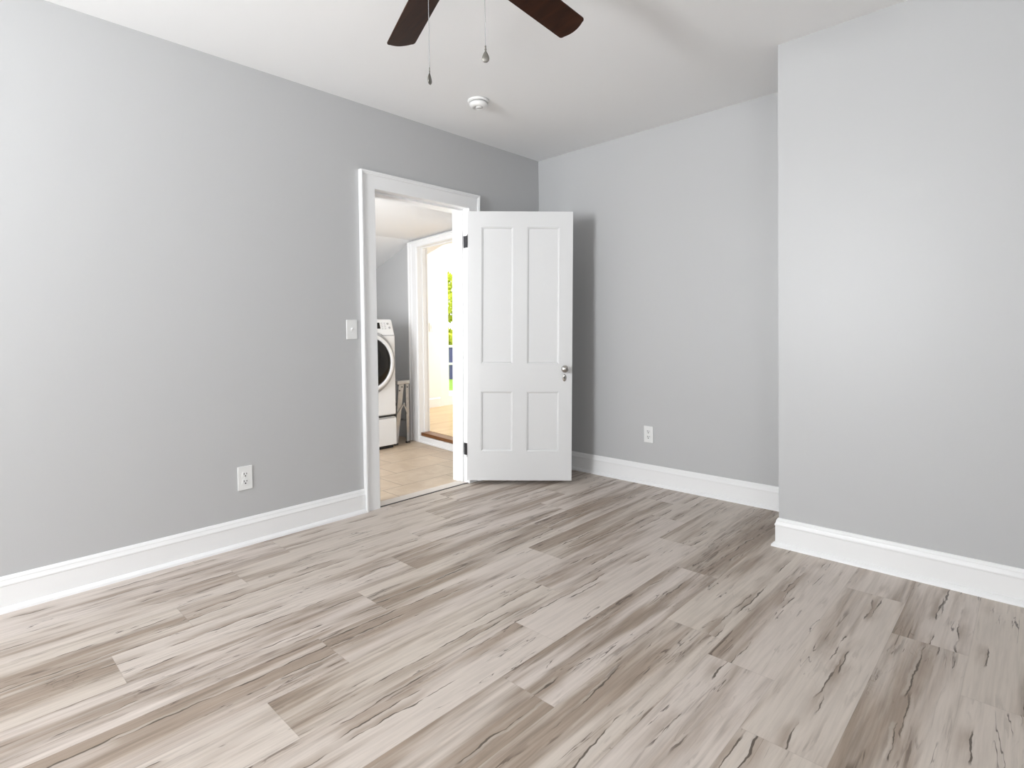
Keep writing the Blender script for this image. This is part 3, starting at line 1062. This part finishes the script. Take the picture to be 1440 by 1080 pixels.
window('window_4', lambda p: Vector((p.x, FY-p.y, p.z)), -2.7, -1.5, 0.7, 2.2, 'wide unseen window added for the far room fill lamp')  # unseen window put in to carry the far room's fill lamp
w = MB()
w.box(0.08, 0.2, 0.12, FY, FZ-0.05, 2.6)
struct(w.build('wall_far_right', M['white_wall']), 'white right wall of the far room', 'wall')
w = MB()
w.box(FX-0.12, 0.2, -0.02, FY+0.12, 2.6, 2.7)
struct(w.build('ceiling.002', M['ceiling']), 'white ceiling of the far room', 'ceiling')
w = MB()
# upper part of the wall between laundry roof and far room
w.box(SWL, SE-0.01, -ET, -ET+0.02, 2.2, 2.62, fe)
struct(w.build('wall_far_near', M['white_wall']), 'white wall of the far room above the second doorway', 'wall')
yl2 = lambda x: (E0-en*ET).y + (x-E0.x)*math.tan(EA)
w = MB()
w.prism([(FX, yl2(FX)+0.01), (0.08, 0.125), (0.08, FY), (FX, FY)][0:1] + [(-TW, yl2(-TW)+0.01), (-TW, 0.125), (0.08, 0.125), (0.08, FY), (FX, FY)],
        FZ-0.05, FZ, lambda a, c_, h: (a, c_, h))
struct(w.build('floor.002', M['oak']), 'honey coloured wood floor of the far room', 'floor')
board('baseboard_far', [(FX, GY0-0.02), (FX, 0.40)][::-1][::-1], [(o, z+FZ) for o, z in [(0, 0), (0.014, 0), (0.014, 0.11), (0.004, 0.125), (0, 0.125)]], M['trim'],
      'white baseboard in the far room')
# glazed outer door
gd = empty('door_2', (FX, GY0, FZ))
struct(gd, 'white outer door with a tall glass pane in the far room', 'door')
g = MB()
LG = GY1-GY0
ZT = GZT-FZ
g.box(-0.05, -0.005, 0.0, 0.150, 0.004, ZT)
g.box(-0.05, -0.005, LG-0.15, LG, 0.004, ZT)
g.box(-0.05, -0.005, 0.150, LG-0.15, 0.004, 0.130)
g.box(-0.05, -0.005, 0.150, LG-0.15, ZT-0.13, ZT)
g.build('door_frame', M['trim'], gd, 0.003)
MB().box(-0.030, -0.026, 0.150, LG-0.15, 0.130, ZT-0.13).build('door_pane', M['glass'], gd)
fs = empty('light_switch', (FX, 1.150, 1.190), Matrix.Rotation(math.radians(90), 3, 'Z'))
tag(fs, 'white switch on the far room wall seen through both doorways', 'light switch')
MB().box(-0.036, 0.036, -0.006, 0, -0.060, 0.060).build('face_plate', M['plastic'], fs, 0.002)
MB().box(-0.012, 0.012, -0.010, -0.006, -0.022, 0.022).build('toggle', M['plastic'], fs)

# ------------------------------------------------------------------ outdoors beyond the glazed door
gz = -0.06
DIR = Vector((-0.7637, 0.6456, 0))         # from the camera through the glazed door
SID = Vector((0.6456, 0.7637, 0))
BASE = Vector((CAM.x, CAM.y, 0))


def od(p):
    """(distance, sideways, z) outdoors"""
    q = BASE + DIR*p.x + SID*p.y
    return Vector((q.x, q.y, p.z))


w = MB()
w.box(8.05, 11.3, -7, 7, gz-0.1, gz, od)
struct(w.build('ground', M['paving']), 'beige paved yard outside the glazed door', 'ground')
w = MB()
w.box(11.3, 40, -14, 14, gz-0.1, gz, od)
struct(w.build('ground.001', M['lawn']), 'green lawn beyond the paved yard', 'ground')
fe_ = empty('garden_fence', od(Vector((14.0, 0, gz))))
tag(fe_, 'blue boarded garden fence with white rails behind the lawn', 'fence')
rotf = lambda x, y, z: Vector((0, 0, 0)) + DIR*x + SID*y + Vector((0, 0, z))
R_ = lambda p: rotf(p.x, p.y, p.z)
k = -3.0
m = MB()
while k < 3.0:
    m.box(0.0, 0.025, k, k+0.135, 0.0, 0.80, R_)
    k += 0.14
m.build('boards', M['blue_board'], fe_)
for z0 in (0.36, 0.80):
    tag(MB().box(-0.03, -0.002, -3.0, 3.0, z0, z0+0.06, R_).build('rail', M['trim'], fe_), 'white rail')
for k in range(4):
    MB().box(0.026, 0.116, -3.0+k*1.96, -2.91+k*1.96, 0.0, 0.95, R_).build('post', M['blue_board'], fe_)


def tree(loc, h0, h1, rad, n, label, seed):
    rnd = random.Random(seed)
    root = empty('garden_tree', loc)
    tag(root, label, 'tree', 'trees beyond the glazed door')
    MB().tube([(0, 0, 0), (0.04, 0.02, h0*0.6), (0.0, 0.05, h0+0.3*(h1-h0)), (0.05, 0.0, h1*0.9)], 0.07, 8).build('trunk', M['bark'], root)
    m_ = MB()
    for _ in range(n):
        a = rnd.uniform(0, 2*math.pi)
        zz = rnd.uniform(-1, 1)
        rr = rad*(rnd.random()**0.4)*math.sqrt(max(0.05, 1-zz*zz))
        c_ = Vector((rr*math.cos(a), rr*math.sin(a), (h0+h1)/2+zz*(h1-h0)/2))
        u_ = Vector((rnd.gauss(0, 1), rnd.gauss(0, 1), rnd.gauss(0, 1))).normalized()
        v_ = u_.orthogonal().normalized()
        s_ = rnd.uniform(0.05, 0.10)
        m_.quad(c_-u_*s_*1.5, c_+v_*s_*0.6, c_+u_*s_*1.5, c_-v_*s_*0.6)
    m_.build('foliage', M['leaf'], root, fix=False)
    return root


tree(od(Vector((16.5, 0.15, gz))), 1.55, 2.85, 1.5, 1500, 'taller yellow-green tree seen through the glass door', 3)
tree(od(Vector((15.2, 0.1, gz))), 0.75, 1.22, 0.9, 600, 'lower yellow-green shrub just above the blue fence', 5)
